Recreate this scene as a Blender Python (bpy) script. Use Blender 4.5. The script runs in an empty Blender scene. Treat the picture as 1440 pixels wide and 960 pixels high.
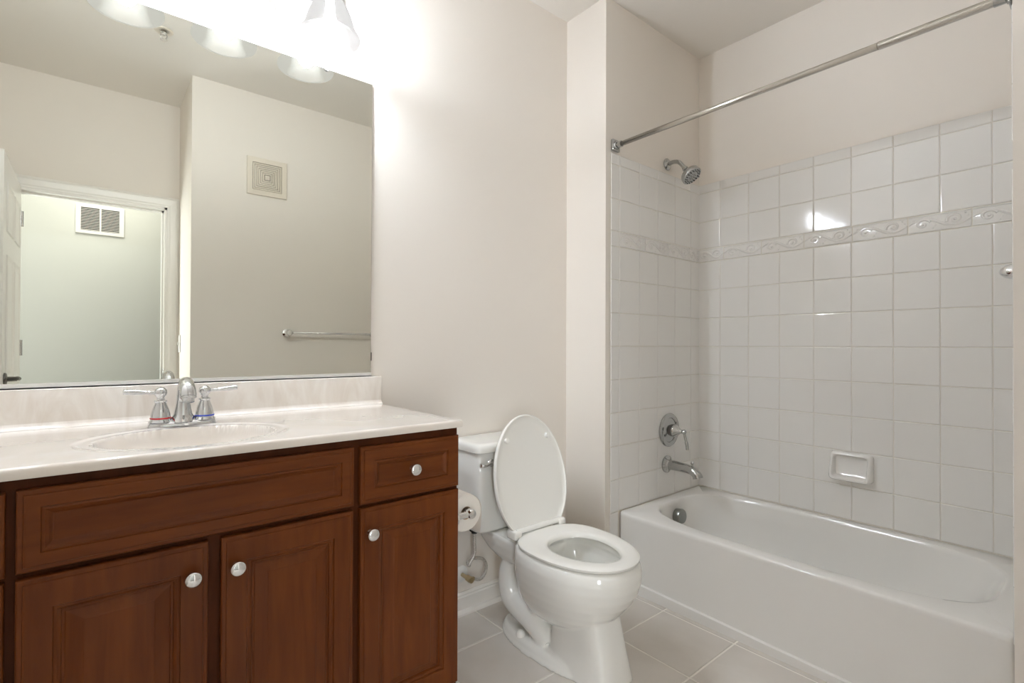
import bpy, bmesh, math, random
from mathutils import Vector, Matrix
random.seed(7)
C = bpy.context.scene
COL = C.collection
PI = math.pi

# ------------------------------------------------------------------ camera
YAW, PITCH, ROLL = 0.6919, 0.0070, 0.0036
CAM = Vector((-2.6177, -1.5166, 1.1157))
FPX = 711.8
fw = Vector((math.sin(YAW)*math.cos(PITCH), math.cos(YAW)*math.cos(PITCH), math.sin(PITCH)))
rt = Vector((math.cos(YAW), -math.sin(YAW), 0))
up = rt.cross(fw)
r2 = rt*math.cos(ROLL) + up*math.sin(ROLL)
u2 = -rt*math.sin(ROLL) + up*math.cos(ROLL)
cd = bpy.data.cameras.new('camera')
cam = bpy.data.objects.new('camera', cd); COL.objects.link(cam)
M3 = Matrix((r2, u2, -fw)).transposed()
cam.matrix_world = Matrix.Translation(CAM) @ M3.to_4x4()
cd.sensor_width = 36; cd.lens = FPX/1440*36; cd.shift_y = 1.2/1440; cd.clip_start = 0.02
C.camera = cam

# ------------------------------------------------------------------ light and exposure
BULB = 390.0          # emission of the four vanity bulbs
HALL_LAMP = 11.0     # watts, ceiling lamp in the hall beyond the door
HALL_FILL = 125.0      # watts, unseen fill light added in the hall for cool light through the door
vs = C.view_settings
vs.view_transform = 'Standard'; vs.look = 'None'; vs.gamma = 1; vs.use_curve_mapping = False
vs.exposure = 0.10
w = bpy.data.worlds.new('world'); C.world = w; w.use_nodes = True
w.node_tree.nodes['Background'].inputs[0].default_value = (0.9, 0.95, 1, 1)
w.node_tree.nodes['Background'].inputs[1].default_value = 0.3
C.cycles.max_bounces = 16; C.cycles.diffuse_bounces = 12; C.cycles.glossy_bounces = 6
C.cycles.use_denoising = True
C.cycles.caustics_reflective = False; C.cycles.caustics_refractive = False
C.cycles.sample_clamp_indirect = 10

def area_light(name, loc, look, sx, sy, power, col):
    l = bpy.data.lights.new(name, 'AREA'); l.shape = 'RECTANGLE'; l.size = sx; l.size_y = sy
    l.energy = power; l.color = col
    o = bpy.data.objects.new(name, l); COL.objects.link(o); o.location = loc
    o.rotation_euler = (Vector(look)-Vector(loc)).to_track_quat('-Z', 'Y').to_euler()
    return o
area_light('hall_ceiling_light', (-2.55, -2.68, 2.66), (-2.55, -2.68, 0), 0.45, 0.45, HALL_LAMP, (1, .97, .92))
area_light('hall_fill_light', (-3.80, -3.16, 1.25), (-3.80, 0, 1.25), 1.15, 2.0, HALL_FILL, (.90, .955, 1))

# ------------------------------------------------------------------ materials
def mat(name, col, rough=.5, metal=0, spec=.5, coat=0, coatr=.05):
    m = bpy.data.materials.new(name); m.use_nodes = True
    b = m.node_tree.nodes['Principled BSDF']
    b.inputs['Base Color'].default_value = (*col, 1); b.inputs['Roughness'].default_value = rough
    b.inputs['Metallic'].default_value = metal; b.inputs['Specular IOR Level'].default_value = spec
    b.inputs['Coat Weight'].default_value = coat; b.inputs['Coat Roughness'].default_value = coatr
    return m
def N(m, t, **kw):
    n = m.node_tree.nodes.new(t)
    for k, v in kw.items(): setattr(n, k, v)
    return n
def noise_color(m, c1, c2, scale=(1, 1, 1), nscale=5, detail=4, lo=.3, hi=.7, dist=0, bump=0, bumpd=.001, rough=.55):
    t = m.node_tree; b = t.nodes['Principled BSDF']
    tc = N(m, 'ShaderNodeTexCoord'); mp = N(m, 'ShaderNodeMapping'); mp.inputs['Scale'].default_value = scale
    nz = N(m, 'ShaderNodeTexNoise'); nz.inputs['Scale'].default_value = nscale; nz.inputs['Detail'].default_value = detail
    nz.inputs['Distortion'].default_value = dist; nz.inputs['Roughness'].default_value = rough
    cr = N(m, 'ShaderNodeValToRGB'); cr.color_ramp.elements[0].position = lo; cr.color_ramp.elements[1].position = hi
    cr.color_ramp.elements[0].color = (*c1, 1); cr.color_ramp.elements[1].color = (*c2, 1)
    t.links.new(tc.outputs['Object'], mp.inputs[0]); t.links.new(mp.outputs[0], nz.inputs['Vector'])
    t.links.new(nz.outputs[0], cr.inputs[0]); t.links.new(cr.outputs[0], b.inputs['Base Color'])
    if bump:
        bp = N(m, 'ShaderNodeBump'); bp.inputs['Strength'].default_value = bump; bp.inputs['Distance'].default_value = bumpd
        t.links.new(nz.outputs[0], bp.inputs['Height']); t.links.new(bp.outputs[0], b.inputs['Normal'])
    return m
def bump_noise(m, nscale, strength, dist):
    t = m.node_tree; b = t.nodes['Principled BSDF']
    tc = N(m, 'ShaderNodeTexCoord'); nz = N(m, 'ShaderNodeTexNoise'); nz.inputs['Scale'].default_value = nscale
    bp = N(m, 'ShaderNodeBump'); bp.inputs['Strength'].default_value = strength; bp.inputs['Distance'].default_value = dist
    t.links.new(tc.outputs['Object'], nz.inputs['Vector']); t.links.new(nz.outputs[0], bp.inputs['Height'])
    t.links.new(bp.outputs[0], b.inputs['Normal'])
    return m
PAINT = bump_noise(mat('beige_wall_paint', (.762, .718, .662), .9, spec=.12), 260, .12, .0006)
CEIL = mat('ceiling_paint', (.76, .73, .685), .8, spec=.2)
HALLP = mat('hall_wall_paint', (.62, .635, .60), .8, spec=.15)
HALLQ = mat('hall_bounce_absorber', (.16, .155, .15), .8, spec=.15)  # unseen hall walls, darkened to cut the light bouncing in the hall
HALLFLOOR = mat('hall_absorber_floor', (.13, .115, .10), .95, spec=.05)  # unseen hall floor, kept dark so it returns little light
TRIMP = mat('white_trim_paint', (.80, .78, .74), .3)
TILE = bump_noise(mat('white_glazed_tile', (.77, .76, .74), .09, spec=.55), 9, .10, .004)
GROUT = mat('grout', (.72, .68, .60), .75)
FLOORT = noise_color(mat('floor_tile', (.5, .45, .4), .32), (.58, .54, .495), (.67, .635, .595), nscale=2.6, detail=5, dist=.6)
FGROUT = mat('floor_grout', (.86, .83, .77), .7)
PORC = mat('white_porcelain', (.76, .755, .72), .09, spec=.55, coat=.3)
SEATP = mat('white_seat_plastic', (.79, .78, .74), .22)
TUBM = mat('white_tub_enamel', (.77, .76, .735), .13, spec=.5)
MARBLE = noise_color(mat('cultured_marble', (.78, .73, .67), .12, coat=.4), (.755, .70, .64), (.84, .805, .76), scale=(3.2, 3.2, 1.1), nscale=3.0, detail=5, lo=.35, hi=.62, dist=2.6)
MARBLE_TOP = noise_color(mat('cultured_marble_top', (.82, .80, .77), .11, coat=.9), (.755, .695, .63), (.81, .765, .71), nscale=3.0, detail=4, lo=.35, hi=.65, dist=2.2)
CHROME = mat('chrome', (.80, .81, .82), .07, 1)
FAUCET = mat('faucet_chrome', (.66, .67, .68), .06, 1)  # base darker than plain chrome, standing in for dark reflections
FITTING = mat('shower_chrome', (.47, .475, .465), .10, 1)  # chrome darkened in the base colour to imitate darker surroundings reflected in it
GUNMETAL = mat('grey_chrome', (.30, .31, .295), .28, 1)
ALU = mat('aluminium', (.82, .82, .80), .4, .6)
STEEL = mat('brushed_steel', (.60, .575, .53), .22, 1)
DARK = mat('rubber_and_vent_shade', (.02, .02, .02), .6)
PAPER = mat('toilet_paper', (.82, .78, .72), .95, spec=.1)
CARD = mat('cardboard_core', (.45, .33, .22), .9)
NICKEL = mat('black_nickel', (.16, .15, .14), .35, 1)
BRAID = noise_color(mat('braided_hose', (.6, .57, .52), .4, .5), (.45, .42, .38), (.72, .69, .64), nscale=260, detail=1)
WHITEP = mat('white_plastic', (.80, .79, .76), .35)
SLOTSHADE = mat('slot_shade', (.20, .18, .15), .8)  # dark sheet colour painting the shade behind the fan slots
GRILL = mat('vent_plastic', (.70, .64, .55), .5)
RED = mat('red_ring', (.55, .02, .03), .3); BLUE = mat('blue_ring', (.02, .06, .5), .3)
WATER = mat('water', (.62, .66, .62), .02, spec=.6)
MIRROR = mat('mirror_silver', (.80, .805, .735), 0.0, 1)
def wood(name, scale):
    m = mat(name, (.2, .07, .03), .34, spec=.2, coat=.04, coatr=.2)
    return noise_color(m, (.080, .0175, .0028), (.172, .0470, .0082), scale=scale, nscale=7, detail=6, lo=.15, hi=.85, dist=.5, bump=.08, bumpd=.0008)
WOODV = wood('cherry_wood_vertical', (6, 6, .6))
WOODH = wood('cherry_wood_horizontal', (.6, 6, 6))
WOODF = noise_color(mat('cherry_wood_frame', (.1, .035, .015), .45, spec=.12), (.055, .0135, .0032), (.092, .024, .006), scale=(4, 4, .8), nscale=7, detail=5)
def emis(name, col, s):
    m = bpy.data.materials.new(name); m.use_nodes = True; t = m.node_tree; t.nodes.clear()
    e = t.nodes.new('ShaderNodeEmission'); o = t.nodes.new('ShaderNodeOutputMaterial')
    e.inputs[0].default_value = (*col, 1); e.inputs[1].default_value = s; t.links.new(e.outputs[0], o.inputs[0]); return m
BULBM = emis('lit_bulb', (.87, .94, 1.03), BULB)
m = bpy.data.materials.new('frosted_glass_shade'); m.use_nodes = True; t = m.node_tree; t.nodes.clear()
_d = t.nodes.new('ShaderNodeBsdfDiffuse'); _tr = t.nodes.new('ShaderNodeBsdfTranslucent'); _mx = t.nodes.new('ShaderNodeMixShader')
_g = t.nodes.new('ShaderNodeBsdfGlossy'); _mx2 = t.nodes.new('ShaderNodeMixShader'); _o = t.nodes.new('ShaderNodeOutputMaterial')
_d.inputs[0].default_value = (.90, .90, .89, 1); _tr.inputs[0].default_value = (.92, .92, .91, 1); _mx.inputs[0].default_value = .70
_g.inputs['Roughness'].default_value = .15; _mx2.inputs[0].default_value = .05; _mx4 = t.nodes.new('ShaderNodeMixShader'); _lw = t.nodes.new('ShaderNodeLayerWeight'); _lw.inputs[0].default_value = .5; _rm = t.nodes.new('ShaderNodeMapRange'); _rm.interpolation_type = 'SMOOTHSTEP'; _rm.inputs['From Min'].default_value = .035; _rm.inputs['From Max'].default_value = .30; _rm.inputs['To Max'].default_value = .97; t.links.new(_lw.outputs['Facing'], _rm.inputs['Value']); _ge = t.nodes.new('ShaderNodeNewGeometry'); _inv = t.nodes.new('ShaderNodeMath'); _inv.operation = 'SUBTRACT'; _inv.inputs[0].default_value = 1; _fr = t.nodes.new('ShaderNodeMath'); _fr.operation = 'MULTIPLY'; t.links.new(_ge.outputs['Backfacing'], _inv.inputs[1]); t.links.new(_inv.outputs[0], _fr.inputs[1]); t.links.new(_rm.outputs[0], _fr.inputs[0]); _rim_glow = t.nodes.new('ShaderNodeEmission'); _rim_glow.inputs[0].default_value = (1, .985, .96, 1); _rim_glow.inputs[1].default_value = .68  # facing-based emission paints a pale outline onto the glass edges
t.links.new(_d.outputs[0], _mx.inputs[1]); t.links.new(_tr.outputs[0], _mx.inputs[2])
t.links.new(_mx.outputs[0], _mx2.inputs[1]); t.links.new(_g.outputs[0], _mx2.inputs[2]); _tp = t.nodes.new('ShaderNodeBsdfTransparent'); _mx3 = t.nodes.new('ShaderNodeMixShader'); _mx3.inputs[0].default_value = .974
t.links.new(_mx2.outputs[0], _mx3.inputs[1]); t.links.new(_tp.outputs[0], _mx3.inputs[2]); t.links.new(_fr.outputs[0], _mx4.inputs[0]); t.links.new(_mx3.outputs[0], _mx4.inputs[1]); t.links.new(_rim_glow.outputs[0], _mx4.inputs[2]); t.links.new(_mx4.outputs[0], _o.inputs[0])
SHADE = m

# ------------------------------------------------------------------ helpers
def thing(name, label, cat, loc, group=None):
    o = bpy.data.objects.new(name, None); COL.objects.link(o); o.location = loc
    o.empty_display_size = .05; o['label'] = label; o['category'] = cat
    if group: o['group'] = group
    return o
def wloc(o):
    v = o.location.copy()
    return v
def obj(name, bm, m, parent=None, smooth=None, label=None):
    """link bm (in world coordinates) as one mesh object whose origin sits at its own centre"""
    if isinstance(bm, bpy.types.Mesh): me = bm
    else:
        bmesh.ops.recalc_face_normals(bm, faces=bm.faces[:]) if smooth != 'keep' else None
        me = bpy.data.meshes.new(name); bm.to_mesh(me); bm.free()
    me.materials.append(m)
    if smooth:
        me.polygons.foreach_set('use_smooth', [True]*len(me.polygons))
        if smooth is not True and smooth != 'keep':
            me.set_sharp_from_angle(angle=math.radians(smooth))
    o = bpy.data.objects.new(name, me); COL.objects.link(o)
    if parent is not None:
        o.parent = parent
        o.matrix_parent_inverse = Matrix.Translation(abs_loc(parent)).inverted()
    if label: o['label'] = label
    return o
def abs_loc(o):
    return o.location.copy()
def tag(o, label, cat, group=None):
    o['label'] = label; o['category'] = cat
    if group: o['group'] = group
    return o
def struct(name, bm, m, smooth=None, parent=None):
    o = obj(name, bm, m, parent, smooth); o['kind'] = 'structure'; return o
def B(): return bmesh.new()
def box(bm, x0, x1, y0, y1, z0, z1, bev=0, seg=2):
    x0, x1 = sorted((x0, x1)); y0, y1 = sorted((y0, y1)); z0, z1 = sorted((z0, z1))
    v = [bm.verts.new((x, y, z)) for x in (x0, x1) for y in (y0, y1) for z in (z0, z1)]
    fs = [bm.faces.new([v[i] for i in q]) for q in ((0, 1, 3, 2), (4, 6, 7, 5), (0, 4, 5, 1), (2, 3, 7, 6), (0, 2, 6, 4), (1, 5, 7, 3))]
    if bev:
        es = list({e for f in fs for e in f.edges})
        bmesh.ops.bevel(bm, geom=es, offset=bev, segments=seg, affect='EDGES', profile=.5)
    return bm
def loft(bm, rings, cap0=True, cap1=True, closed=True):
    R = [[bm.verts.new(p) for p in r] for r in rings]
    n = len(R[0])
    for a, b in zip(R, R[1:]):
        for i in range(n if closed else n-1):
            j = (i+1) % n
            try: bm.faces.new((a[i], a[j], b[j], b[i]))
            except ValueError: pass
    if cap0: bm.faces.new(R[0][::-1])
    if cap1: bm.faces.new(R[-1])
    return R
def frame(ax):
    ax = Vector(ax).normalized()
    a = Vector((0, 0, 1)) if abs(ax.z) < .9 else Vector((1, 0, 0))
    u = ax.cross(a).normalized(); return ax, u, ax.cross(u)
def lathe(bm, origin, axis, prof, n=32, cap0=True, cap1=True):
    """prof: (distance along axis, radius)"""
    ax, u, v = frame(axis); o = Vector(origin)
    rings = [[o + ax*h + (u*math.cos(2*PI*i/n) + v*math.sin(2*PI*i/n))*max(r, 1e-5) for i in range(n)] for h, r in prof]
    loft(bm, rings, cap0, cap1); return bm
def tube(bm, pts, rad, n=12, cap=True, sq=1):
    pts = [Vector(p) for p in pts]
    rads = rad if isinstance(rad, (list, tuple)) else [rad]*len(pts)
    T = []
    for i in range(len(pts)):
        a = pts[max(i-1, 0)]; b = pts[min(i+1, len(pts)-1)]; T.append((b-a).normalized())
    _, u, v = frame(T[0]); rings = []
    for p, tg, r in zip(pts, T, rads):
        u = (u - tg*u.dot(tg)).normalized(); v = tg.cross(u)
        rings.append([p + (u*math.cos(2*PI*i/n) + v*math.sin(2*PI*i/n)*sq)*r for i in range(n)])
    loft(bm, rings, cap, cap); return bm
def spline(P, k=8):
    P = [Vector(p) for p in P]; out = []
    for i in range(len(P)-1):
        p0 = P[max(i-1, 0)]; p1 = P[i]; p2 = P[i+1]; p3 = P[min(i+2, len(P)-1)]
        for j in range(k):
            s = j/k
            out.append(.5*((2*p1) + (p2-p0)*s + (2*p0-5*p1+4*p2-p3)*s*s + (3*p1-p0-3*p2+p3)*s**3))
    out.append(P[-1]); return out
def sphere(bm, c, r, nu=20, nv=12):
    bmesh.ops.create_uvsphere(bm, u_segments=nu, v_segments=nv, radius=r, matrix=Matrix.Translation(c)); return bm
def sgn(x): return 1 if x >= 0 else -1
def superell(cx, cy, ax, ay, z, n, N=96):
    out = []
    for i in range(N):
        t = 2*PI*(i+.5)/N; c, s = math.cos(t), math.sin(t)
        out.append(Vector((cx + ax*sgn(c)*abs(c)**(2/n), cy + ay*sgn(s)*abs(s)**(2/n), z)))
    return out
def smoothstep(a, b, x):
    t = min(max((x-a)/(b-a), 0), 1); return t*t*(3-2*t)

# ------------------------------------------------------------------ dimensions of the room
S = .2495        # back (vanity) wall plane, y
XS = -.804       # stub wall plane, x
YF = -1.338      # foot wall of the tub alcove, y
YT = -1.553      # towel bar wall, y
YD = -2.10       # door wall, y
XR = -2.169      # side of the door recess, x
XL = -3.045      # left wall, x
H = 2.7314
YH = -3.2        # hall wall
TH = .10
# ------------------------------------------------------------------ structure
def slab(name, x0, x1, y0, y1, z0, z1, m): return struct(name, box(B(), x0, x1, y0, y1, z0, z1), m)
slab('wall_back', XL-TH, XS, S, S+TH, -.05, H, PAINT)
slab('wall_stub', XS, TH, 0, S+TH, -.05, H, PAINT)
slab('wall_right', 0, TH, YF-.3, 0, -.05, H, PAINT)
slab('wall_foot', XS, 0, YT-.005, YF, -.05, H, PAINT)
slab('wall_towel', XR, TH, YT-TH, YT, -.05, H, PAINT)
slab('wall_recess', XR, XR+TH, YD-.12, YT-TH, -.05, H, PAINT)
slab('wall_left', XL-TH, XL, YD-.12, S, -.05, H, PAINT)
OX0, OX1, OZ = -2.975, -2.237, 2.035
bm = B()
box(bm, XL, OX0, YD-.12, YD, -.05, H); box(bm, OX1, XR, YD-.12, YD, -.05, H); box(bm, OX0, OX1, YD-.12, YD, OZ, H)
struct('wall_front', bm, PAINT)
slab('ceiling', XL-TH, TH, YD-.12, S+TH, H, H+.08, CEIL)
# hall beyond the door
slab('wall_hall', -4.7, -.9, YH-.1, YH, -.05, H, HALLP)
slab('ceiling_hall', -4.7, -.9, YH-.1, YD-.12, H, H+.08, CEIL)
slab('floor_hall', -4.7, -.9, YH-.1, YD-.12, -.05, 0, HALLFLOOR)
slab('wall_hall_end', -.9, -.8, YH-.1, YD-.12, -.05, H, HALLQ)
slab('wall_hall_near', -.9, XR+TH, YD-.12, YD-.04, -.05, H, HALLQ)
bm = B(); box(bm, -4.7, XL-TH, YD-.12, YD-.04, -.05, H); struct('wall_hall_side', bm, HALLQ)

# floor of 12 inch tiles over grout
def tile_sheet(bm, us, vs_, put, gap=.0009, prof=((0, .0022), (.0008, .0040), (.0022, .0051), (.0045, .0055)), jit=0):
    """us, vs_: grid lines; put(u, v, d) -> point; each tile is a small pillow"""
    for u0, u1 in zip(us, us[1:]):
        for v0, v1 in zip(vs_, vs_[1:]):
            if abs(u1-u0) < .012 or abs(v1-v0) < .012: continue
            a, b = sorted((u0, u1)); c, d = sorted((v0, v1)); R = []
            tu, tv = random.uniform(-jit, jit), random.uniform(-jit, jit)
            for ins, h in prof:
                i = gap+ins
                R.append([put(p, q, h + (tu*(p-(a+b)/2) + tv*(q-(c+d)/2) if h > .003 else 0)) for p, q in ((a+i, c+i), (b-i, c+i), (b-i, d-i), (a+i, d-i))])
            loft(bm, R, False, True)
    return bm
bm = B()
xs = [-1.3668 + .3079*k for k in range(-6, 6)]; xs = [XL] + [x for x in xs if XL+.02 < x < -.02] + [0]
ys = [-.5802 + .3079*k for k in range(-6, 4)]; ys = [YD-.12] + [y for y in ys if YD-.1 < y < S-.01] + [S]
fl = struct('floor', box(B(), XL-TH, TH, YD-.12, S+TH, -.06, -.0025), FGROUT)
tile_sheet(bm, xs, ys, lambda u, v, d: Vector((u, v, d-.0055)), gap=.0032, prof=((0, .0035), (.001, .0048), (.003, .0055)))
obj('floor_tile', bm, FLOORT, fl)

# baseboards (profiled strip along a line)
def baseboard(name, p0, p1, nrm, h=.088):
    p0, p1, nrm = Vector(p0), Vector(p1), Vector(nrm)
    pr = [(.0, 0), (.026, 0), (.026, .008), (.021, .017), (.013, .02), (.012, h*.78), (.008, h*.84), (.009, h*.9), (.004, h), (0, h)]
    bm = B(); loft(bm, [[p + nrm*a + Vector((0, 0, b)) for a, b in pr] for p in (p0, p1)])
    return struct(name, bm, TRIMP)
baseboard('baseboard_back', (-1.795, S, 0), (XS, S, 0), (0, -1, 0))
baseboard('baseboard_stub', (XS, S, 0), (XS, .0, 0), (-1, 0, 0))
baseboard('baseboard_towel', (XR, YT, 0), (XS, YT, 0), (0, 1, 0))
baseboard('baseboard_recess', (XR, YD, 0), (XR, YT, 0), (-1, 0, 0))
baseboard('baseboard_foot', (XS, YT, 0), (XS, YF, 0), (-1, 0, 0))
baseboard('baseboard_hall', (-4.7, YH, 0), (-.9, YH, 0), (0, 1, 0))

# door casing and open door
bm = B()
CW = .068
def casing(bm, rings):
    R = []
    for ins, dep in ((0, 0), (0, .011), (.008, .015), (.014, .017), (.02, .0145), (.05, .012), (.058, .009), (CW, .008), (CW, 0)):
        a = CW-ins
        R.append([(OX0-a*.9, YD+dep, 0), (OX0-a*.9, YD+dep, OZ+a), (OX1+a, YD+dep, OZ+a), (OX1+a, YD+dep, 0)])
    loft(bm, R, False, False, closed=False)
casing(bm, None)
box(bm, OX0, OX0+.015, YD-.12, YD+.002, 0, OZ); box(bm, OX1-.015, OX1, YD-.12, YD+.002, 0, OZ); box(bm, OX0, OX1, YD-.12, YD+.002, OZ-.015, OZ)
box(bm, OX1-.027, OX1-.015, YD-.08, YD-.045, 0, OZ-.015); box(bm, OX0+.015, OX1-.015, YD-.08, YD-.045, OZ-.027, OZ-.015)
trim = struct('trim_1', bm, TRIMP)
bm = B(); box(bm, OX1-.0165, OX1-.0145, YD-.04, YD-.008, .895, .955, .0005); box(bm, OX1-.018, OX1-.0148, YD-.008, YD+.004, .905, .945, .001)
struct('strike_plate', bm, CHROME, parent=trim)
# leaf: swung inwards against the left wall, six raised panels
DX0, DX1, DY0, DY1 = OX0-.003, OX0+.032, YD+.012, YD+.012+.745
bm = B(); box(bm, DX0, DX1, DY0, DY1, .012, 2.03, .0015)
def panel_on_x(bm, x, y0, y1, z0, z1, sgnx):
    R = []
    for ins, d in ((0, .0004), (.004, .006), (.016, .0015), (.028, -.0015), (.05, .004)):
        R.append([(x+sgnx*d, y0+ins, z0+ins), (x+sgnx*d, y1-ins, z0+ins), (x+sgnx*d, y1-ins, z1-ins), (x+sgnx*d, y0+ins, z1-ins)])
    loft(bm, R, False, True)
for (a, b) in ((.10, .345), (.40, .645)):
    for (c, d) in ((.18, .80), (.93, 1.55), (1.66, 1.90)):
        panel_on_x(bm, DX1, DY0+a, DY0+b, c, d, 1)
leaf = struct('door_1', bm, TRIMP)
bm = B(); ly = DY1-.065
lathe(bm, (DX1, ly, .948), (1, 0, 0), [(0, .03), (.006, .03), (.010, .026), (.012, .012), (.045, .011), (.05, .0)], 24)
tube(bm, spline([(DX1+.042, ly, .948), (DX1+.045, ly-.03, .950), (DX1+.046, ly-.08, .945), (DX1+.043, ly-.115, .940)]), [.010]*8+[.009]*9+[.007]*8, 10)
struct('door_handle', bm, NICKEL, True, leaf)
for hz in (.25, 1.05, 1.80):
    bm = B(); lathe(bm, (DX1+.004, DY0-.004, hz), (0, 0, 1), [(0, .006), (.09, .006)], 10); box(bm, DX1-.001, DX1+.002, DY0, DY0+.03, hz, hz+.09)
    struct('hinge', bm, CHROME, parent=leaf)

# ------------------------------------------------------------------ wall tiles of the tub alcove
ZR = [2.0157, 1.9667, 1.8063, 1.6565]
ZB = [1.5835 - .1557*k for k in range(0, 9)]          # below the border
ZLOW = ZB[:-1] + [.343]
yv = [0] + [-.1259-.154*k for k in range(0, 8)]; yv = [y for y in yv if y > YF+.02] + [YF]
xv = [-.7715, -.7085, -.5545, -.4005, -.2465, -.0925, 0]
def border(bm, put, u0, u1, z0, z1, mirror=1):
    """one relief border tile: ribs above and below, a running vine with scrolls and buds"""
    L = u1-u0; h = z1-z0
    g = .001
    R = []
    for ins, d in ((g, 0), (g+.001, .0045), (g+.003, .0055)):
        R.append([put(u, v, d) for u, v in ((u0+sgn(L)*ins, z0+ins), (u1-sgn(L)*ins, z0+ins), (u1-sgn(L)*ins, z1-ins), (u0+sgn(L)*ins, z1-ins))])
    loft(bm, R, False, True)
    def tb(pts, r):
        tube(bm, [put(u0+L*a, z0+h*b, .0054) for a, b in pts], [q*1.75 for q in r] if isinstance(r, list) else r*1.3, 7)
    for b in (.07, .93): tb([(.02, b), (.98, b)], .0022)
    tb([(i/40*.97+.015, .5+.26*math.sin(2*PI*i/40)) for i in range(41)], [.0022+.0012*math.sin(PI*i/40) for i in range(41)])
    for cx_, cz_, s, ph in ((.25, .46, 1, .3), (.75, .54, -1, .3+PI)):
        P = []
        for i in range(34):
            a = ph + s*i/33*3.6*PI*.75; rr = .30*(1-i/36)
            P.append((cx_ + rr*math.cos(a)*abs(h/L)*1.15, cz_ + rr*math.sin(a)))
        tb(P, [.0034*(1-i/50) for i in range(34)])
        sphere(bm, put(u0+L*cx_, z0+h*cz_, .005), .0058, 8, 6)
        for (da, db, r) in ((-.15, .24*s, .0042), (.16, -.27*s, .0036), (.20, -.12*s, .003)):
            sphere(bm, put(u0+L*(cx_+da), z0+h*(cz_+db), .005), r, 8, 6)
def tile_wall(tag_, put, us, u_border, parent, low_to):
    bm = B(); a, b = us[0], us[-1]
    R = [put(u, v, .0022) for u, v in ((a, low_to), (b, low_to), (b, ZR[0]-.003), (a, ZR[0]-.003))]
    bm.faces.new([bm.verts.new(p) for p in R])
    struct('grout', bm, GROUT, parent=parent)
    bm = B()
    tile_sheet(bm, us, ZR, put, jit=.0022)
    tile_sheet(bm, us, ZLOW, put, jit=.0022)
    struct('wall_tile', bm, TILE, parent=parent)
    bm = B()
    for u0, u1 in zip(u_border, u_border[1:]): border(bm, put, u0, u1, 1.5835, 1.6565)
    struct('border_tile', bm, TILE, 50, parent)
W = bpy.data.objects
yb = [0, -.146, -.346, -.546, -.746, -.946, -1.146, YF]
tile_wall('right', lambda u, v, d: Vector((-d, u, v)), yv, yb, W['wall_right'], .335)
xb = [-.7085, -.5085, -.3085, -.1085, 0]
tile_wall('stub', lambda u, v, d: Vector((u, -d, v)), xv, xb, W['wall_stub'], .335)
bm = B(); tile_sheet(bm, [-.7715, -.7155], [.003, .1876, .343], lambda u, v, d: Vector((u, -d, v))); tile_sheet(bm, [-.7715, -.7085], [1.5835, 1.6565], lambda u, v, d: Vector((u, -d, v))); box(bm, -.7715, -.7155, -.0022, 0, .0, .343)
struct('wall_tile', bm, TILE, parent=W['wall_stub'])
tile_wall('foot', lambda u, v, d: Vector((u, YF+d, v)), xv, xb, W['wall_foot'], .335)

# ------------------------------------------------------------------ bathtub
bm = B()
NT = 160
def ledge(y): return .052-.03*min(abs(y), 1.0)
def outer(z, off=0, n=60):
    R = superell(-.357, YF/2, .357+off, -YF/2-.0075, z, n, NT)
    for p in R: p.x = min(p.x, -.0008)
    return R
rings = []
a = outer(0, .012); rings.append(a)
b = outer(0, .012); rings.append([Vector((p.x, p.y, ledge(p.y)-.003)) for p in b])
b = outer(0, .009); rings.append([Vector((p.x, p.y, ledge(p.y))) for p in b])
b = outer(0, .002); rings.append([Vector((p.x, p.y, ledge(p.y)+.001)) for p in b])
rings += [outer(.20, -.001), outer(.322, -.001), outer(.333, 0), outer(.339, -.004), outer(.342, -.010)]
IC, IY, IA, IB = -.347, -.668, .303, .602
for sc, z, n, dy, sy in ((1.02, .3418, 3.6, 0, 1.01), (1.0, .341, 3.45, 0, 1), (.985, .336, 3.45, 0, .992), (.97, .322, 3.4, .002, .985), (.945, .25, 3.3, .026, .945), (.915, .17, 3.2, .055, .90),
                         (.875, .11, 3.1, .078, .86), (.80, .075, 3, .09, .81), (.65, .062, 2.8, .095, .72), (.35, .058, 2.5, .07, .45), (.05, .056, 2, .09, .06)):
    rings.append(superell(IC, IY+dy, IA*sc, IB*sy, z, n, NT))
loft(bm, rings)
tub = tag(obj('bathtub', bm, TUBM, None, 40), 'white alcove bathtub with plain apron along the tiled wall', 'bathtub')
bm = B(); lathe(bm, (-.338, -.072, .262), (0, -1, .12), [(0, .034), (.018, .036), (.034, .036), (.038, .033), (.0385, 0)], 36)
obj('overflow_cover', bm, GUNMETAL, tub, 40, 'grey chrome drum overflow cover')
bm = B(); lathe(bm, (-.338, -.24, .0595), (0, 0, 1), [(0, .035), (.004, .034), (.006, .02), (.012, .018), (.014, 0)], 24)
obj('drain', bm, CHROME, tub, 40)

# ------------------------------------------------------------------ shower fittings on the faucet wall
t = thing('showerhead', 'chrome shower head on bent arm above the tiled faucet wall', 'shower head', (-.314, 0, 2.066))
bm = B(); lathe(bm, (-.314, -.0002, 2.066), (0, -1, 0), [(0, .031), (.004, .031), (.012, .02), (.014, .012)], 28); obj('flange', bm, FITTING, t, 40)
bm = B(); arm = spline([(-.314, -.008, 2.066), (-.314, -.04, 2.068), (-.314, -.07, 2.058), (-.314, -.092, 2.034), (-.314, -.104, 2.016)]); tube(bm, arm, .0105, 14)
obj('shower_arm', bm, FITTING, t, True)
hd = Vector((0.02, -.62, -.78)).normalized(); p0 = Vector((-.314, -.100, 2.022))
bm = B(); lathe(bm, p0, hd, [(0, .012), (.008, .015), (.016, .015), (.02, .011), (.03, .02), (.042, .044), (.05, .0495), (.066, .051), (.07, .049)], 36); obj('head_body', bm, FITTING, t, 40)
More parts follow.
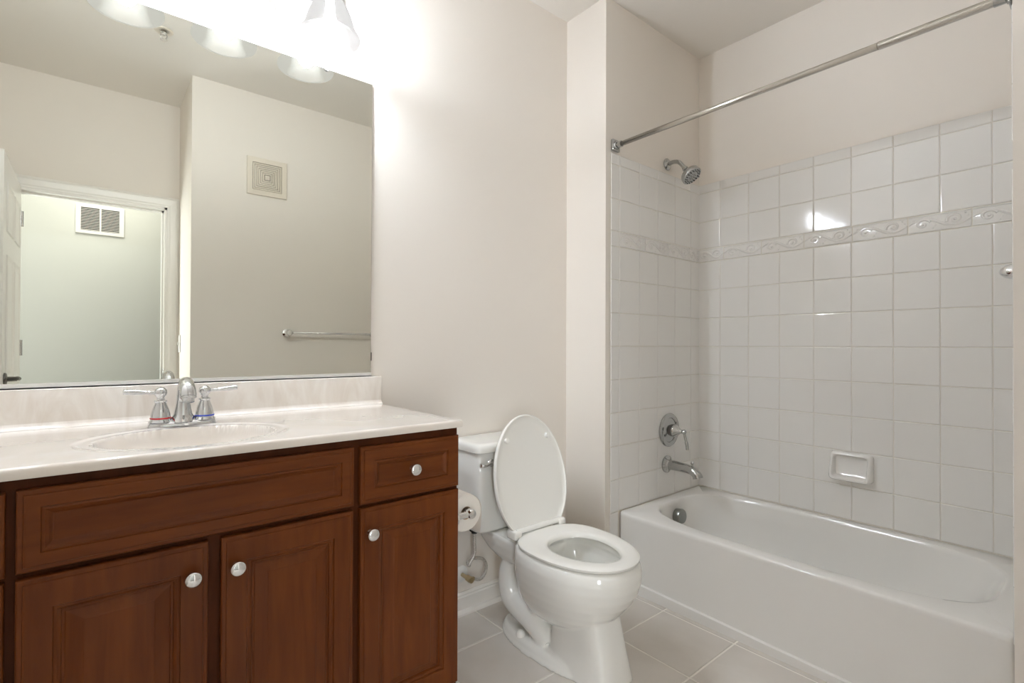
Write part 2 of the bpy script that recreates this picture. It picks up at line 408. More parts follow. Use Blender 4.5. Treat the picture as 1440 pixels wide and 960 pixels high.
face = bm = B(); lathe(bm, p0+hd*.0695, hd, [(0, .0485), (.002, .047), (.0015, .024), (.003, .022), (.003, 0)], 36); fo = obj('spray_face', bm, mat('grey_spray_face', (.45, .46, .46), .35), t, 40)
bm = B(); _, u_, v_ = frame(hd)
for rr, n_, ro in ((.040, 18, .0036), (.031, 14, .003), (.015, 8, .0028), (.006, 4, .0022)):
    for k in range(n_):
        a = 2*PI*k/n_; q = p0+hd*.0712+(u_*math.cos(a)+v_*math.sin(a))*rr
        lathe(bm, q, hd, [(0, ro), (.003, ro*.8), (.0032, 0)], 8)
obj('nozzles', bm, DARK, t)
bm = B(); q = p0+hd*.058 + Vector((1, 0, 0))*.049; tube(bm, [q, q+Vector((.012, -.006, .002)), q+Vector((.017, -.009, .003))], [.004, .0045, .003], 8); obj('spray_lever', bm, FITTING, t, True)

t = thing('shower_valve', 'round chrome shower valve plate with a down-pointing lever handle', 'shower valve', (-.304, 0, .682))
bm = B(); lathe(bm, (-.304, -.0055, .682), (0, -1, 0), [(0, .086), (.004, .087), (.009, .083), (.011, .074), (.012, .064), (.008, .061), (.011, .05), (.02, .030), (.021, .0)], 48); obj('escutcheon', bm, FITTING, t, 40)
bm = B(); lathe(bm, (-.304, -.02, .682), (0, -1, 0), [(0, .032), (.018, .032), (.02, .03)], 32); obj('collar', bm, NICKEL, t, 40, 'dark collar')
bm = B(); lathe(bm, (-.304, -.038, .682), (0, -1, 0), [(0, .033), (.008, .033), (.014, .029), (.024, .021), (.036, .012), (.046, .0085), (.050, .011), (.058, .0125), (.066, .0085), (.068, 0)], 28)
tube(bm, spline([(-.304, -.096, .680), (-.304, -.1, .66), (-.304, -.108, .63), (-.304, -.112, .605), (-.304, -.113, .594)]), [.006]*8+[.0066]*8+[.0085]*8+[.008]*8+[.004], 12)
obj('handle', bm, FITTING, t, 45)

t = thing('tub_spout', 'chrome tub spout with a diverter knob below the shower valve', 'tub spout', (-.322, 0, .507))
bm = B(); lathe(bm, (-.322, -.0055, .507), (0, -1, 0), [(0, .044), (.006, .044), (.012, .036), (.016, .030), (.024, .027)], 32); obj('flange', bm, FITTING, t, 40)
bm = B(); sp = spline([(-.322, -.02, .507), (-.322, -.07, .507), (-.322, -.12, .505), (-.322, -.155, .498), (-.322, -.176, .482), (-.322, -.182, .468)], 6)
tube(bm, sp, [.026-.004*min(i/14, 1)+.003*max(0, (i-16)/14) for i in range(len(sp))], 24); obj('spout', bm, FITTING, t, 45)
bm = B(); lathe(bm, (-.322, -.152, .518), (0, 0, 1), [(0, .004), (.012, .004), (.015, .0075), (.021, .008), (.026, .005), (.027, 0)], 16); obj('diverter_knob', bm, FITTING, t, 45)

# soap dish
t = None
bm = B()
y0, y1, z0, z1 = -.827, -.662, .520, .648
yc, zc, hy, hz = (y0+y1)/2, (z0+z1)/2, (y1-y0)/2, (z1-z0)/2
def rr(ins, x, n=9, zsh=0, top=0):
    R = []
    for p in superell(0, 0, hy-ins, hz-ins, 0, n, 64): R.append((x, yc+p.x, zc+p.y+zsh))
    return R
def dep(z, a, b):  # deeper shelf at the bottom
    f = smoothstep(z1, z0, z); return a+(b-a)*f
def rr2(ins, a, b, n=9):
    R = []
    for p in superell(0, 0, hy-ins, hz-ins, 0, n, 64):
        z = zc+p.y; R.append((-dep(z, a, b), yc+p.x, z))
    return R
loft(bm, [rr2(0, .004, .004), rr2(0, .012, .016), rr2(.003, .026, .052), rr2(.008, .031, .061), rr2(.014, .031, .062), rr2(.018, .026, .056), rr2(.021, .014, .016), rr2(.03, .010, .011)])
sd = obj('soap_dish', bm, TILE, None, 50); tag(sd, 'white ceramic soap dish fixed to the long tiled wall above the tub', 'soap dish')
bm = B()
for k in range(6): sphere(bm, Vector((-.050, yc-.05+.02*k, z0+.0155)), .0048, 10, 8)
obj('ridges', bm, TILE, sd, True)

# shower curtain rod
t = thing('shower_curtain_rod', 'straight brushed steel shower curtain rod spanning above the tub', 'curtain rod', (-.742, -.67, 2.052))
bm = B(); tube(bm, [(-.742, -.012, 2.052), (-.742, -1.05, 2.052)], .0112, 24); obj('inner_tube', bm, STEEL, t, True)
bm = B(); tube(bm, [(-.742, -1.035, 2.052), (-.742, YF+.012, 2.052)], .0126, 24); obj('outer_tube', bm, STEEL, t, 40)
for y, d in ((0, -1), (YF, 1)):
    bm = B(); box(bm, -.768, -.716, y+d*.006 if y < -.5 else y, y+d*.012, 2.026, 2.078, .002)
    lathe(bm, (-.742, y+d*.010, 2.052), (0, d, 0), [(0, .02), (.006, .018), (.008, .0145), (.032, .0145), (.033, .011)], 24)
    obj('flange', bm, FITTING, t, 40)
# chrome dome hook on the foot wall (seen past the corner)
t = thing('robe_hook', 'small chrome dome knob projecting past the right wall corner', 'hook', (-.693, YF, 1.323))
bm = B(); lathe(bm, (-.693, YF+.005, 1.323), (0, 1, 0), [(0, .021), (.004, .0215), (.012, .0205), (.022, .0165), (.030, .010), (.034, .004), (.0345, 0)], 32); obj('dome', bm, CHROME, t, True)
bm = B(); lathe(bm, (-.693, YF+.001, 1.323), (0, 1, 0), [(0, .015), (.008, .015)], 20); obj('base', bm, CHROME, t, 40)

# ------------------------------------------------------------------ vanity
VX0, VX1, VYF, VYD, VZ = -3.035, -1.797, -.275, -.2945, .8815
van = thing('vanity_cabinet', 'dark cherry vanity cabinet with raised panel doors and chrome knobs', 'vanity', (-2.415, 0, 0))
bm = B(); box(bm, VX0, VX0+.016, VYF+.019, S-.001, .10, VZ-.0005); box(bm, VX1-.016, VX1, VYF+.019, S-.001, .10, VZ-.0005); box(bm, VX0+.016, VX1-.016, VYF+.019, S-.001, .10, .12); box(bm, VX0+.016, VX1-.016, S-.012, S-.001, .12, .75); box(bm, VX0, VX1-.004, VYF+.08, S-.001, 0, .10)
obj('carcass', bm, WOODV, van)
bm = B()  # face frame
for x0, x1 in ((VX0, -3.015), (-2.745, -2.705), (-2.43, -2.40), (-2.125, -2.085), (-1.825, VX1)): box(bm, x0, x1, VYF, VYF+.019, .10, VZ)
for z0, z1 in ((.10, .135), (.69, .722), (.845, VZ)): box(bm, VX0+.01, VX1-.01, VYF+.0004, VYF+.0185, z0, z1)
obj('face_frame', bm, WOODF, van)
def raised(bm, x0, x1, z0, z1, prof, yb=VYF-.0006, yf=VYD):
    R = []
    def rect(ins_x, ins_z, y): return [(x0+ins_x, y, z0+ins_z), (x1-ins_x, y, z0+ins_z), (x1-ins_x, y, z1-ins_z), (x0+ins_x, y, z1-ins_z)]
    R.append(rect(0, 0, yb)); R.append(rect(0, 0, yf+.006))
    for ix, iz, d in prof: R.append(rect(ix, iz, yf+d))
    loft(bm, R, True, True)
DOOR = lambda sx, sz: [(.001, .001, .0035), (.003, .003, .0022), (.009, .009, .0022), (.010, .010, .0005), (.013, .013, 0), (sx, sz, 0), (sx+.0015, sz+.0015, .003), (sx+.006, sz+.006, .002), (sx+.011, sz+.011, .0055),
                       (sx+.0125, sz+.0125, .009), (sx+.016, sz+.016, .009), (sx+.018, sz+.018, .0075), (sx+.042, sz+.036, .002), (sx+.044, sz+.038, .001)]
DRAW = lambda s: [(.001, .001, .0035), (.003, .003, .0022), (.009, .009, .0022), (.010, .010, .0005), (.013, .013, 0), (s, s, 0), (s+.0015, s+.0015, .003), (s+.006, s+.006, .002), (s+.011, s+.011, .0055), (s+.016, s+.016, .010), (s+.018, s+.018, .0105)]
def knob(parent, x, z):
    bm = B(); lathe(bm, (x, VYD+.001, z), (0, -1, 0), [(0, .009), (.003, .009), (.006, .006), (.014, .006), (.017, .011), (.019, .0148), (.023, .0158), (.026, .0148), (.028, .011), (.029, 0)], 32)
    obj('knob', bm, CHROME, parent, 50, 'polished chrome knob')
def door(x0, x1, kx, z0=.150, z1=.7035):
    bm = B(); raised(bm, x0, x1, z0, z1, DOOR(.049, .056)); o = obj('door', bm, WOODV, van)
    knob(o, kx, .640); return o
door(-2.7185, -2.427, -2.457); door(-2.4035, -2.113, -2.3755); door(-2.0955, -1.801, -2.071); door(-3.028, -2.7325, -2.758)
for x0, x1 in ((-2.0965, -1.801), (-3.028, -2.7315)):
    bm = B(); raised(bm, x0, x1, .7125, .8585, DRAW(.037)); o = obj('drawer', bm, WOODH, van); knob(o, (x0+x1)/2-.003, .785)
bm = B(); raised(bm, -2.7185, -2.112, .7145, .8605, DRAW(.032)); obj('false_drawer_front', bm, WOODH, van)

# countertop with moulded basin
CX0, CX1, CY0, CY1, CZ = XL+.003, -1.795, -.304, S-.001, .9024
BX, BY, BA, BB = -2.436, -.103, .181, .143
def topz(x, y):
    r = math.hypot((x-BX)/BA, (y-BY)/BB); z = CZ
    ro = math.hypot((x-BX)/(BA+.037), (y-BY)/(BB+.030))
    z -= .0022*smoothstep(1.0, .93, ro)
    if r < 1.0:
        k = 1-r*r
        z -= .128*k**.64*smoothstep(0, .06, k)**.4 if k > 0 else 0
    return z
bm = B()
def axis_pts(a, b, n): return [a+(b-a)*i/n for i in range(n+1)]
gx = axis_pts(CX0, BX-.26, 10)[:-1] + axis_pts(BX-.26, BX+.26, 130) + axis_pts(BX+.26, CX1-.006, 12)[1:]
gy = axis_pts(CY0+.007, CY1, 110)
V = [[bm.verts.new((x, y, topz(x, y))) for y in gy] for x in gx]
for i in range(len(gx)-1):
    for j in range(len(gy)-1): bm.faces.new((V[i][j], V[i+1][j], V[i+1][j+1], V[i][j+1]))
# rolled front and right edges
def rim(seq, nr):
    prev = seq
    for a, dz in ((.0028, -.0006), (.0052, -.0024), (.0066, -.0052), (.007, -.009), (.007, -.0175), (.0055, -.0205), (.002, -.0209), (-.03, -.0209)):
        new = [bm.verts.new((x+nx*a, y+ny*a, CZ+dz)) for (x, y), (nx, ny) in nr]
        for k in range(len(prev)-1): bm.faces.new((prev[k], prev[k+1], new[k+1], new[k]))
        prev = new
seq = [V[i][0] for i in range(len(gx))] + [V[-1][j] for j in range(1, len(gy))]
s2 = math.sqrt(.5)
nr = [((x, gy[0]), (0, -1)) for x in gx[:-1]] + [((gx[-1], gy[0]), (1*.9, -1*.9))] + [((gx[-1], y), (1, 0)) for y in gy[1:]]
rim(seq, nr)
top = tag(obj('countertop', bm, MARBLE_TOP, None, 50), 'glossy off-white cultured marble vanity top with moulded oval basin', 'countertop')
bm = B(); box(bm, CX0, CX1, S-.0205, S-.001, CZ-.001, 1.0026, .003, 3)
R = []
for x in (CX0, CX1-.001): R.append([(x, S-.0345, CZ+.0002)] + [(x, S-.0205-.014*(1-math.sin(a)), CZ+.0002+.014*(1-math.cos(a))) for a in (.3, .6, .9, 1.2, PI/2)] + [(x, S-.012, CZ+.014), (x, S-.012, CZ+.0002)])
loft(bm, R)
obj('backsplash', bm, MARBLE, top, 40, 'swirled tan marble backsplash')
bm = B(); lathe(bm, (BX, BY, CZ-.1305), (0, 0, 1), [(0, .024), (.003, .023), (.004, .015), (.007, .014), (.009, 0)], 24); obj('drain', bm, CHROME, top, 40)

# faucet
FX, FY = -2.430, .088
t = thing('sink_faucet', 'chrome two-handle bathroom faucet standing behind the basin', 'faucet', (FX, FY, CZ))
bm = B(); R = []
for ins, z in ((0, 0), (0, .004), (.004, .010), (.010, .013), (.014, .0145)):
    R.append([Vector((FX+(.078-ins)*sgn(math.cos(a))*abs(math.cos(a))**.8, FY+(.026-ins*.8)*sgn(math.sin(a))*abs(math.sin(a))**.65, CZ+z)) for a in [2*PI*(i+.5)/64 for i in range(64)]])
loft(bm, R); obj('base_plate', bm, FAUCET, t, 45)
bm = B(); sp = spline([(FX, FY, CZ+.010), (FX, FY, CZ+.04), (FX, FY-.004, CZ+.075), (FX, FY-.022, CZ+.104), (FX, FY-.052, CZ+.114), (FX, FY-.080, CZ+.100), (FX, FY-.092, CZ+.080)], 6)
tube(bm, sp, [.0235-.008*smoothstep(0, 12, i) + .003*smoothstep(20, 34, i) for i in range(len(sp))], 24)
lathe(bm, (FX, FY, CZ+.010), (0, 0, 1), [(0, .030), (.006, .029), (.014, .024), (.018, .022)], 28)
spo = obj('spout', bm, FAUCET, t, 50)
bm = B(); lathe(bm, (FX, FY-.092, CZ+.082), (0, -.35, -1), [(0, .0165), (.004, .0168), (.006, .0135), (.014, .0135), (.015, 0)], 24); obj('aerator', bm, FAUCET, spo, 40)
for s, rm in ((-1, RED), (1, BLUE)):
    hx = FX+s*.0495
    bm = B(); lathe(bm, (hx, FY, CZ+.012), (0, 0, 1), [(0, .027), (.004, .0245), (.007, .0225), (.012, .0225), (.02, .0215), (.034, .018), (.046, .0135), (.05, .0125), (.052, .0145), (.056, .0145), (.058, .009), (.064, .0085), (.068, .0125), (.075, .0148), (.083, .0135), (.089, .008), (.091, 0)], 32)
    h = obj('handle', bm, FAUCET, t, 50)
    bm = B(); lathe(bm, (hx, FY, CZ+.020), (0, 0, 1), [(0, .0228), (.0005, .0236), (.0035, .0236), (.004, .0226)], 32, False, False); obj('colour_ring', bm, rm, h, True, 'red hot-side ring' if s < 0 else 'blue cold-side ring')
    bm = B(); lv = spline([(hx+s*.008, FY, CZ+.088), (hx+s*.03, FY-.002, CZ+.0895), (hx+s*.055, FY-.005, CZ+.092), (hx+s*.074, FY-.007, CZ+.0935), (hx+s*.079, FY-.0075, CZ+.0937)], 6)
    tube(bm, lv, [.0048]*6+[.0045+.0004*i for i in range(6)]+[.0072]*6+[.0066]*6+[.003], 14); obj('lever', bm, FAUCET, h, True)

# mirror
t = thing('wall_mirror', 'large frameless wall mirror above the vanity backsplash', 'mirror', (-2.43, S, 1.54))
bm = B(); box(bm, XL+.02, -1.8312, S-.0075, S-.0015, 1.0115, 2.0747, .0015, 1); obj('glass', bm, MIRROR, t)
bm = B(); box(bm, XL+.02, -1.8312, S-.011, S-.0085, 1.003, 1.0165); box(bm, XL+.02, -1.8312, S-.011, S-.0012, 1.003, 1.006); obj('channel', bm, ALU, t, label='aluminium channel')
for x in (-2.0, -2.75):
    bm = B(); box(bm, x-.006, x+.006, S-.0125, S-.008, 2.066, 2.083, .002); box(bm, x-.006, x+.006, S-.0125, S-.001, 2.078, 2.083, .001); obj('clip', bm, WHITEP, t)
bm = B(); box(bm, -1.831, -1.8295, S-.009, S-.001, 1.06, 1.09); obj('edge_clip', bm, NICKEL, t)

# vanity light: four frosted bell shades
LX = (-2.032, -2.291, -2.549, -2.808); LY = .122
t = thing('vanity_light', 'four-light vanity fixture with glowing frosted bell shades above the mirror', 'light fixture', (-2.42, S, 2.33))
bm = B(); R = []
for ins, y in ((0, S-.0015), (0, S-.012), (.006, S-.02), (.016, S-.024)):
    R.append([(x, y, z) for x, z in ((-2.90+ins, 2.285+ins), (-1.94-ins, 2.285+ins), (-1.94-ins, 2.385-ins), (-2.90+ins, 2.385-ins))])
loft(bm, R); obj('backplate', bm, CHROME, t)
for x in LX:
    bm = B(); tube(bm, spline([(x, S-.022, 2.335), (x, S-.06, 2.345), (x, LY+.03, 2.345), (x, LY, 2.325), (x, LY, 2.285)]), .008, 12)
    lathe(bm, (x, LY, 2.29), (0, 0, -1), [(0, .012), (.01, .026), (.04, .029), (.055, .029)], 24); obj('arm', bm, CHROME, t, 45)
    bm = B()
    prof = [(2.243, .027), (2.236, .037), (2.222, .048), (2.205, .058), (2.185, .067), (2.165, .0735), (2.145, .0785), (2.133, .0815), (2.129, .085), (2.123, .0915), (2.118, .0945), (2.113, .0950), (2.109, .0935)]
    pin = [(2.110, .0890), (2.118, .0855), (2.129, .079), (2.145, .0755), (2.165, .0705), (2.185, .064), (2.205, .055), (2.222, .045), (2.234, .034), (2.239, .027)]
    lathe(bm, (x, LY, 0), (0, 0, 1), prof+pin, 48, False, False)
    sh = obj('lamp_shade', bm, SHADE, t, True)
    bm = B(); sphere(bm, Vector((x, LY, 2.148)), .027, 24, 16); tube(bm, [(x, LY, 2.165), (x, LY, 2.195), (x, LY, 2.24)], [.022, .015, .013], 16)
    obj('bulb', bm, BULBM, sh, True)

# ------------------------------------------------------------------ toilet
TX = -1.287
def egg(z, yf, yb, hw, nf=2.15, nb=2.8, N=80, ymid=None):
    """closed plan outline; front half rounder than the back half"""
    ym = yb + (yf-yb)*.42 if ymid is None else ymid
    out = []
    for i in range(N):
        a = 2*PI*(i+.5)/N; c, s = math.cos(a), math.sin(a)
        n = nf if s < 0 else nb
        x = hw*sgn(c)*abs(c)**(2/n); y = ym + (abs(yf-ym) if s < 0 else abs(yb-ym))*sgn(s)*abs(s)**(2/n)
        out.append(Vector((TX+x, y, z)))
    return out
toi = thing('toilet', 'white two-piece toilet with its seat lid raised beside the tub', 'toilet', (TX, -.1, 0))
bm = B()
# bowl shell: outside, over the rim, then the inside
out = [(.125, -.30, -.10, .06), (.140, -.345, -.085, .088), (.165, -.385, -.075, .113), (.197, -.425, -.068, .136), (.23, -.458, -.064, .154), (.265, -.487, -.062, .168), (.297, -.505, -.062, .177), (.33, -.515, -.062, .183), (.36, -.517, -.062, .185), (.382, -.513, -.062, .181), (.392, -.505, -.064, .176), (.396, -.497, -.07, .168)]
inn = [(.396, -.478, -.135, .135), (.388, -.468, -.145, .125), (.372, -.466, -.147, .122), (.362, -.47, -.145, .127), (.34, -.468, -.15, .126), (.30, -.45, -.165, .115), (.25, -.41, -.19, .092), (.205, -.37, -.22, .062), (.18, -.335, -.25, .035)]
loft(bm, [egg(z, a, b, h) for z, a, b, h in out+inn])
# pedestal column at the front
def rrect(z, yf, yb, hw, n=5, N=64): return [Vector((p.x, p.y, z)) for p in superell(TX, (yf+yb)/2, hw, abs(yb-yf)/2, 0, n, N)]
loft(bm, [rrect(0, -.478, -.19, .094, 4.2), rrect(.012, -.476, -.19, .092, 4.2), rrect(.10, -.455, -.20, .084, 4), rrect(.2, -.432, -.21, .079, 3.6), rrect(.25, -.42, -.215, .078, 3.4), rrect(.29, -.41, -.22, .078, 3)])
# foot flange running back
def foot(z, ins): return [Vector((TX+(.122-ins)*sgn(math.cos(a))*abs(math.cos(a))**.75, -.13+((.215-ins) if math.sin(a) > 0 else .30-ins)*math.sin(a), z)) for a in [2*PI*(i+.5)/72 for i in range(72)]]
loft(bm, [foot(0, 0), foot(.012, 0), foot(.016, .004), foot(.034, .010), foot(.042, .018), foot(.044, .04)])
# trapway bulges on both sides and the deck that carries the tank
for s in (-1, 1):
    tr = spline([(TX+s*.030, -.10, .335), (TX+s*.045, -.02, .305), (TX+s*.055, .022, .25), (TX+s*.058, .028, .185), (TX+s*.060, .005, .135), (TX+s*.062, -.05, .115), (TX+s*.062, -.11, .10), (TX+s*.056, -.165, .07), (TX+s*.05, -.19, .05)], 6)
    tube(bm, tr, [.044]*len(tr), 20)
tube(bm, spline([(TX, .0, .05), (TX, -.0, .2), (TX, -.04, .33)]), .055, 20)
box(bm, TX-.04, TX+.04, -.24, .0, .02, .2)
loft(bm, [rrect(.285, .10, -.13, .095, 4), rrect(.31, .155, -.15, .108, 4), rrect(.345, .195, -.16, .118, 4), rrect(.372, .205, -.16, .122, 4), rrect(.384, .205, -.14, .12, 4)])
bowl = obj('bowl', bm, PORC, toi, True)
rm = bowl.modifiers.new('blend', 'REMESH'); rm.mode = 'VOXEL'; rm.voxel_size = .0045; rm.use_smooth_shade = True
sm = bowl.modifiers.new('soften', 'SMOOTH'); sm.iterations = 6; sm.factor = .5
bm = B(); loft(bm, [egg(.232, -.385, -.20, .078), egg(.233, -.386, -.20, .079)]); obj('water', bm, WATER, toi, True)
for s in (-1, 1):
    bm = B(); lathe(bm, (TX+s*.098, -.085, .040), (0, 0, 1), [(0, .017), (.008, .017), (.015, .0145), (.021, .008), (.022, 0)], 24); obj('bolt_cap', bm, SEATP, toi, 50)
# tank and its lid
def tk(z, yf, yb, hw): return [Vector((p.x, p.y, z)) for p in superell(TX, (yf+yb)/2, hw, abs(yb-yf)/2, 0, 7.5, 96)]
bm = B(); loft(bm, [tk(.386, .075, .222, .165), tk(.390, .062, .228, .178), tk(.40, .056, .232, .184), tk(.50, .050, .234, .191), tk(.60, .045, .235, .197), tk(.70, .041, .236, .202), tk(.705, .045, .234, .198)])
obj('tank', bm, PORC, toi, 50)
bm = B(); loft(bm, [tk(.7035, .034, .240, .207), tk(.706, .029, .243, .211), tk(.722, .028, .244, .212), tk(.733, .031, .243, .209), tk(.738, .038, .240, .202), tk(.7395, .055, .23, .186)])
obj('tank_lid', bm, PORC, toi, 50)
bm = B(); lathe(bm, (TX-.142, .0465, .664), (0, -1, 0), [(0, .016), (.005, .016), (.009, .010), (.016, .009), (.018, 0)], 24)
tube(bm, spline([(TX-.142, .031, .664), (TX-.16, .027, .665), (TX-.185, .026, .661), (TX-.203, .027, .664)]), [.0065]*9+[.007]*8+[.0085]*7+[.005], 12); obj('flush_lever', bm, CHROME, toi, 50)
# seat ring
bm = B()
Z0, Z1 = .3985, .4155
hole = lambda z, g: egg(z, -.452+g, -.183-g, .110-g, 1.9, 2.2)
st = lambda z, i: egg(z, -.511+i, -.078-i, .180-i, 2.05, 2.8)
loft(bm, [hole(Z0, 0), st(Z0, .006), st(Z0+.004, .0005), st(Z0+.011, 0), st(Z1-.003, .004), st(Z1, .012), st(Z1+.001, .022), hole(Z1+.0005, -.018), hole(Z1-.002, -.006), hole(Z1-.007, -.001), hole(Z0, 0)], False, False)
bmesh.ops.remove_doubles(bm, verts=bm.verts[:], dist=1e-5)
obj('seat', bm, SEATP, toi, 50)
# raised lid, leaning back on the tank
bm = B()
hy, hz0 = -.072, .418
ln = Vector((0, .085, .42)).normalized(); nn = Vector((0, -ln.z, ln.y))   # lid axis and the face that shows
LL = .432
def lidring(ins, d, N=80):
    R = []
    for p in egg(0, -LL+ins, .045-ins, .183-ins, 2.0, 2.1, N, ymid=-.175):
        q = Vector((p.x, hy, hz0)) + ln*max(-p.y, ins*.6) + nn*d
        R.append(q)
    return R
loft(bm, [lidring(.03, -.018), lidring(.012, -.0165), lidring(.003, -.012), lidring(0, -.004), lidring(0, .003), lidring(.002, .0065), lidring(.0065, .0065), lidring(.010, .002), lidring(.03, .001)])
lid = obj('lid', bm, SEATP, toi, 50)
for s in (-1, 1):
    bm = B(); c = Vector((TX+s*.106, hy, hz0))+ln*(LL*.785)+nn*.001
    lathe(bm, c, nn, [(0, .011), (.006, .011), (.010, .009), (.011, 0)], 16); obj('bumper', bm, WHITEP, lid, 50)
bm = B(); tube(bm, [(TX-.115, hy-.006, .424), (TX+.115, hy-.006, .424)], .0105, 16)
for s in (-1, 1):
    box(bm, TX+s*.115-.018, TX+s*.115+.018, hy-.022, hy+.030, .397, .431, .007, 3)
obj('hinge', bm, SEATP, toi, 50)
bm = B(); lathe(bm, (-1.437, .14, .388), (0, 0, -1), [(0, .020), (.010, .020), (.011, .014), (.02, .012), (.022, 0)], 16); obj('tank_nut', bm, DARK, toi, 40)
bm = B(); lathe(bm, (TX-.03, .14, .389), (0, 0, -1), [(0, .032), (.012, .032)], 20); obj('tank_gasket', bm, DARK, toi, 40)

# supply line
t = thing('water_supply_line', 'braided water supply hose looping from wall valve to toilet tank', 'supply hose', (-1.425, S, .165))
bm = B(); lathe(bm, (-1.428, S-.0005, .165), (0, -1, 0), [(0, .034), (.003, .034), (.010, .022), (.011, .01)], 28); obj('escutcheon', bm, WHITEP, t, 45)
bm = B(); tube(bm, [(-1.428, S-.008, .165), (-1.428, S-.055, .165)], .008, 12); lathe(bm, (-1.428, S-.05, .165), (0, -1, 0), [(0, .012), (.02, .013), (.03, .012), (.031, .0)], 16)
tube(bm, [(-1.428, S-.06, .165), (-1.405, S-.062, .160)], .0085, 12); obj('valve', bm, mat('brass', (.6, .5, .32), .3, 1), t, 45)
bm = B(); tube(bm, spline([(-1.405, S-.062, .160), (-1.375, S-.064, .150), (-1.35, S-.064, .168), (-1.347, S-.068, .205), (-1.375, S-.076, .238), (-1.42, S-.08, .252), (-1.455, S-.09, .25), (-1.455, S-.10, .24), (-1.46, S-.108, .250), (-1.437, S-.11, .285), (-1.437, .14, .33), (-1.437, .14, .366)]), .0065, 12); obj('hose', bm, BRAID, t, True)

# paper holder and roll on the vanity's right side
PXC, PZ = -1.737, .610
t = thing('toilet_paper_holder', 'chrome toilet paper holder on the right side of the vanity', 'paper holder', (VX1, -.19, PZ))
bm = B(); tube(bm, [(PXC, -.262, PZ), (PXC, -.115, PZ)], .006, 12); obj('roller', bm, CHROME, t, True)
for y in (-.262, -.118):
    bm = B(); lathe(bm, (VX1+.0003, y, PZ), (1, 0, 0), [(0, .022), (.005, .022), (.010, .012), (.012, .009), (.052, .009)], 24)
    lathe(bm, (PXC, y+.013, PZ), (0, -1, 0), [(0, .010), (.004, .0145), (.018, .0150), (.024, .012), (.026, 0)], 24); obj('post', bm, CHROME, t, 45)
bm = B()
R0, R1 = .056, .020
ya, yb_ = -.238, -.134
lathe(bm, (PXC, ya, PZ-.004), (0, 1, 0), [(0, R1), (0, R0-.002), (.002, R0), (yb_-ya-.002, R0), (yb_-ya, R0-.002), (yb_-ya, R1), (0, R1)], 56, False, False)
tail = [(PXC+R0*math.cos(a)+.0008, PZ-.004+R0*math.sin(a)) for a in [PI/2-.1*i for i in range(17)]] + [(PXC+R0+.001, PZ-.02), (PXC+R0-.001, PZ-.05), (PXC+R0-.005, PZ-.075)]
loft(bm, [[(x+.0012, ya+.001, z) for x, z in tail], [(x+.0012, yb_-.001, z) for x, z in tail]], False, False, closed=False)
roll = tag(obj('toilet_paper_roll', bm, PAPER, None, 50), 'white toilet paper roll hanging beside the vanity', 'toilet paper')
bm = B(); lathe(bm, (PXC, ya+.001, PZ-.004), (0, 1, 0), [(0, R1-.002), (0, R1), (yb_-ya-.002, R1), (yb_-ya-.002, R1-.002), (0, R1-.002)], 32, False, False); obj('core', bm, CARD, roll, 45)

# ------------------------------------------------------------------ things seen in the mirror
t = thing('towel_bar', 'slim chrome towel bar on the plain wall opposite the mirror', 'towel bar', (-1.32, YT, 1.196))
bm = B(); tube(bm, [(-1.625, YT+.06, 1.196), (-1.015, YT+.06, 1.196)], .008, 14); obj('bar', bm, CHROME, t, True)
for x in (-1.625, -1.015):
    bm = B(); lathe(bm, (x, YT+.0005, 1.196), (0, 1, 0), [(0, .026), (.006, .026), (.012, .015), (.045, .013), (.05, .020), (.066, .021), (.074, .016), (.077, 0)], 28); obj('post', bm, CHROME, t, 45)

t = thing('exhaust_fan_grille', 'square beige exhaust grille with concentric slots high on the wall', 'vent', (-1.75, YT, 2.2))
bm = B(); gx0, gx1, gz0, gz1 = -1.871, -1.632, 2.087, 2.313
gcx, gcz, gh = -1.751, 2.20, .118
box(bm, gcx-gh, gcx+gh, YT+.0004, YT+.004, gcz-gh, gcz+gh); obj('shade_backing', bm, SLOTSHADE, t)
bm = B()
def sqring(bm, a, b, y0, y1):
    q = lambda r, y: [(gcx-r, y, gcz-r), (gcx+r, y, gcz-r), (gcx+r, y, gcz+r), (gcx-r, y, gcz+r)]
    loft(bm, [q(a, y0), q(a, y1-.002), q(a-.002, y1), q(b, y1), q(b, y0)], False, False)
sqring(bm, .120, .088, YT+.0005, YT+.014); obj('grille_frame', bm, GRILL, t)
bm = B()
for k in range(6): sqring(bm, .0852-.0115*k, .0852-.0115*k-.0085, YT+.0045, YT+.012)
box(bm, gcx-.0145, gcx+.0145, YT+.0045, YT+.012, gcz-.0145, gcz+.0145)
obj('grille_rings', bm, GRILL, t)

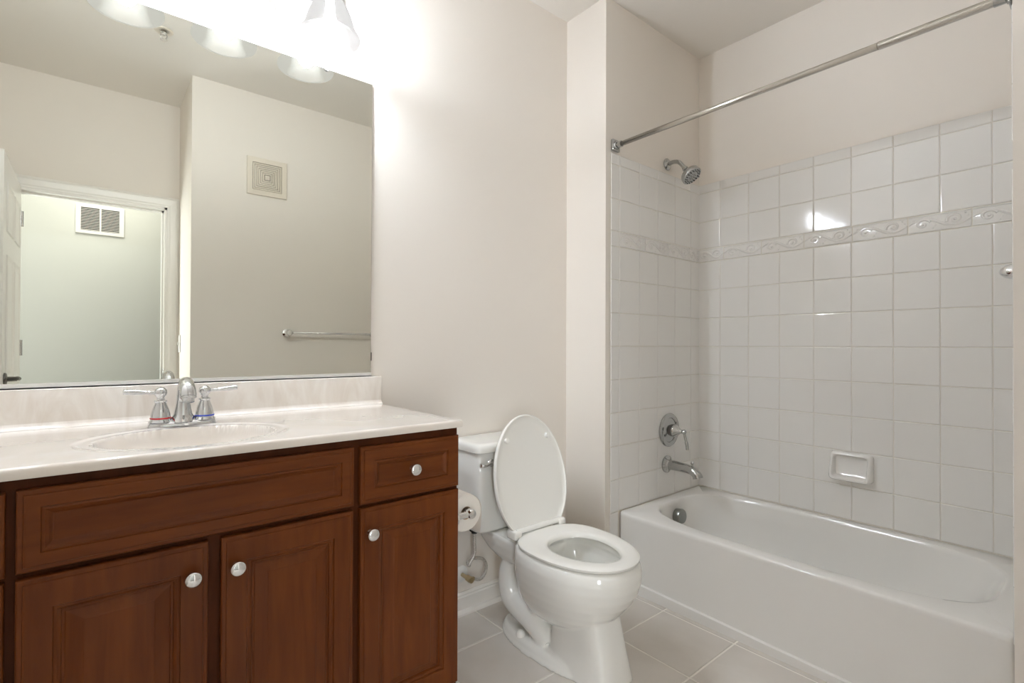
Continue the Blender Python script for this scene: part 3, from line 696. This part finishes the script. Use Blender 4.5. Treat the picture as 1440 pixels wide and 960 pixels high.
t = thing('return_air_vent', 'white louvred return air grille on the hall wall seen through the door', 'vent', (-2.577, YH, 2.1))
bm = B(); vx0, vx1, vz0, vz1 = -2.726, -2.427, 1.988, 2.218
for a in ((vx0, vx1, vz0, vz0+.025), (vx0, vx1, vz1-.025, vz1), (vx0, vx0+.03, vz0+.025, vz1-.025), (vx1-.03, vx1, vz0+.025, vz1-.025), (-2.582, -2.571, vz0+.025, vz1-.025)): box(bm, a[0], a[1], YH+.0005, YH+.012, a[2], a[3])
obj('grille_frame', bm, WHITEP, t)
bm = B(); box(bm, vx0+.02, vx1-.02, YH+.0004, YH+.002, vz0+.02, vz1-.02); obj('shade_backing', bm, DARK, t)  # black sheet stands in for the shade behind the louvres
bm = B()
for k in range(15):
    z = vz0+.029+.0125*k
    for xa, xb_ in ((vx0+.028, -2.5825), (-2.5705, vx1-.028)):
        loft(bm, [[(x, YH+.0025, z+.0045), (x, YH+.010, z), (x, YH+.0105, z+.0012), (x, YH+.0025, z+.006)] for x in (xa, xb_)])
obj('louvres', bm, WHITEP, t)

t = thing('fire_sprinkler', 'small ceiling fire sprinkler in a round plate', 'sprinkler', (-2.347, -1.144, H))
bm = B(); lathe(bm, (-2.347, -1.144, H-.0005), (0, 0, -1), [(0, .042), (.003, .042), (.006, .036), (.0045, .024), (.002, .022)], 32, True, False); obj('ceiling_plate', bm, GRILL, t, 45)
bm = B(); lathe(bm, (-2.347, -1.144, H-.001), (0, 0, -1), [(0, .014), (.012, .014), (.014, .009), (.022, .008)], 16)
for s in (-1, 1): tube(bm, spline([(-2.347+s*.010, -1.144, H-.014), (-2.347+s*.014, -1.144, H-.03), (-2.347+s*.004, -1.144, H-.045)]), .003, 8)
lathe(bm, (-2.347, -1.144, H-.046), (0, 0, -1), [(0, .005), (.001, .016), (.003, .016), (.0035, 0)], 16); obj('sprinkler_head', bm, CHROME, t, 45)

t = thing('light_switch', 'white light switch plate beside the door casing', 'light switch', (XR, -2.02, 1.12))
bm = B(); box(bm, XR-.006, XR-.0003, -2.055, -1.985, 1.065, 1.18, .002); obj('switch_plate', bm, WHITEP, t)
bm = B(); box(bm, XR-.014, XR-.005, -2.026, -2.014, 1.112, 1.134, .002); obj('toggle', bm, WHITEP, t)
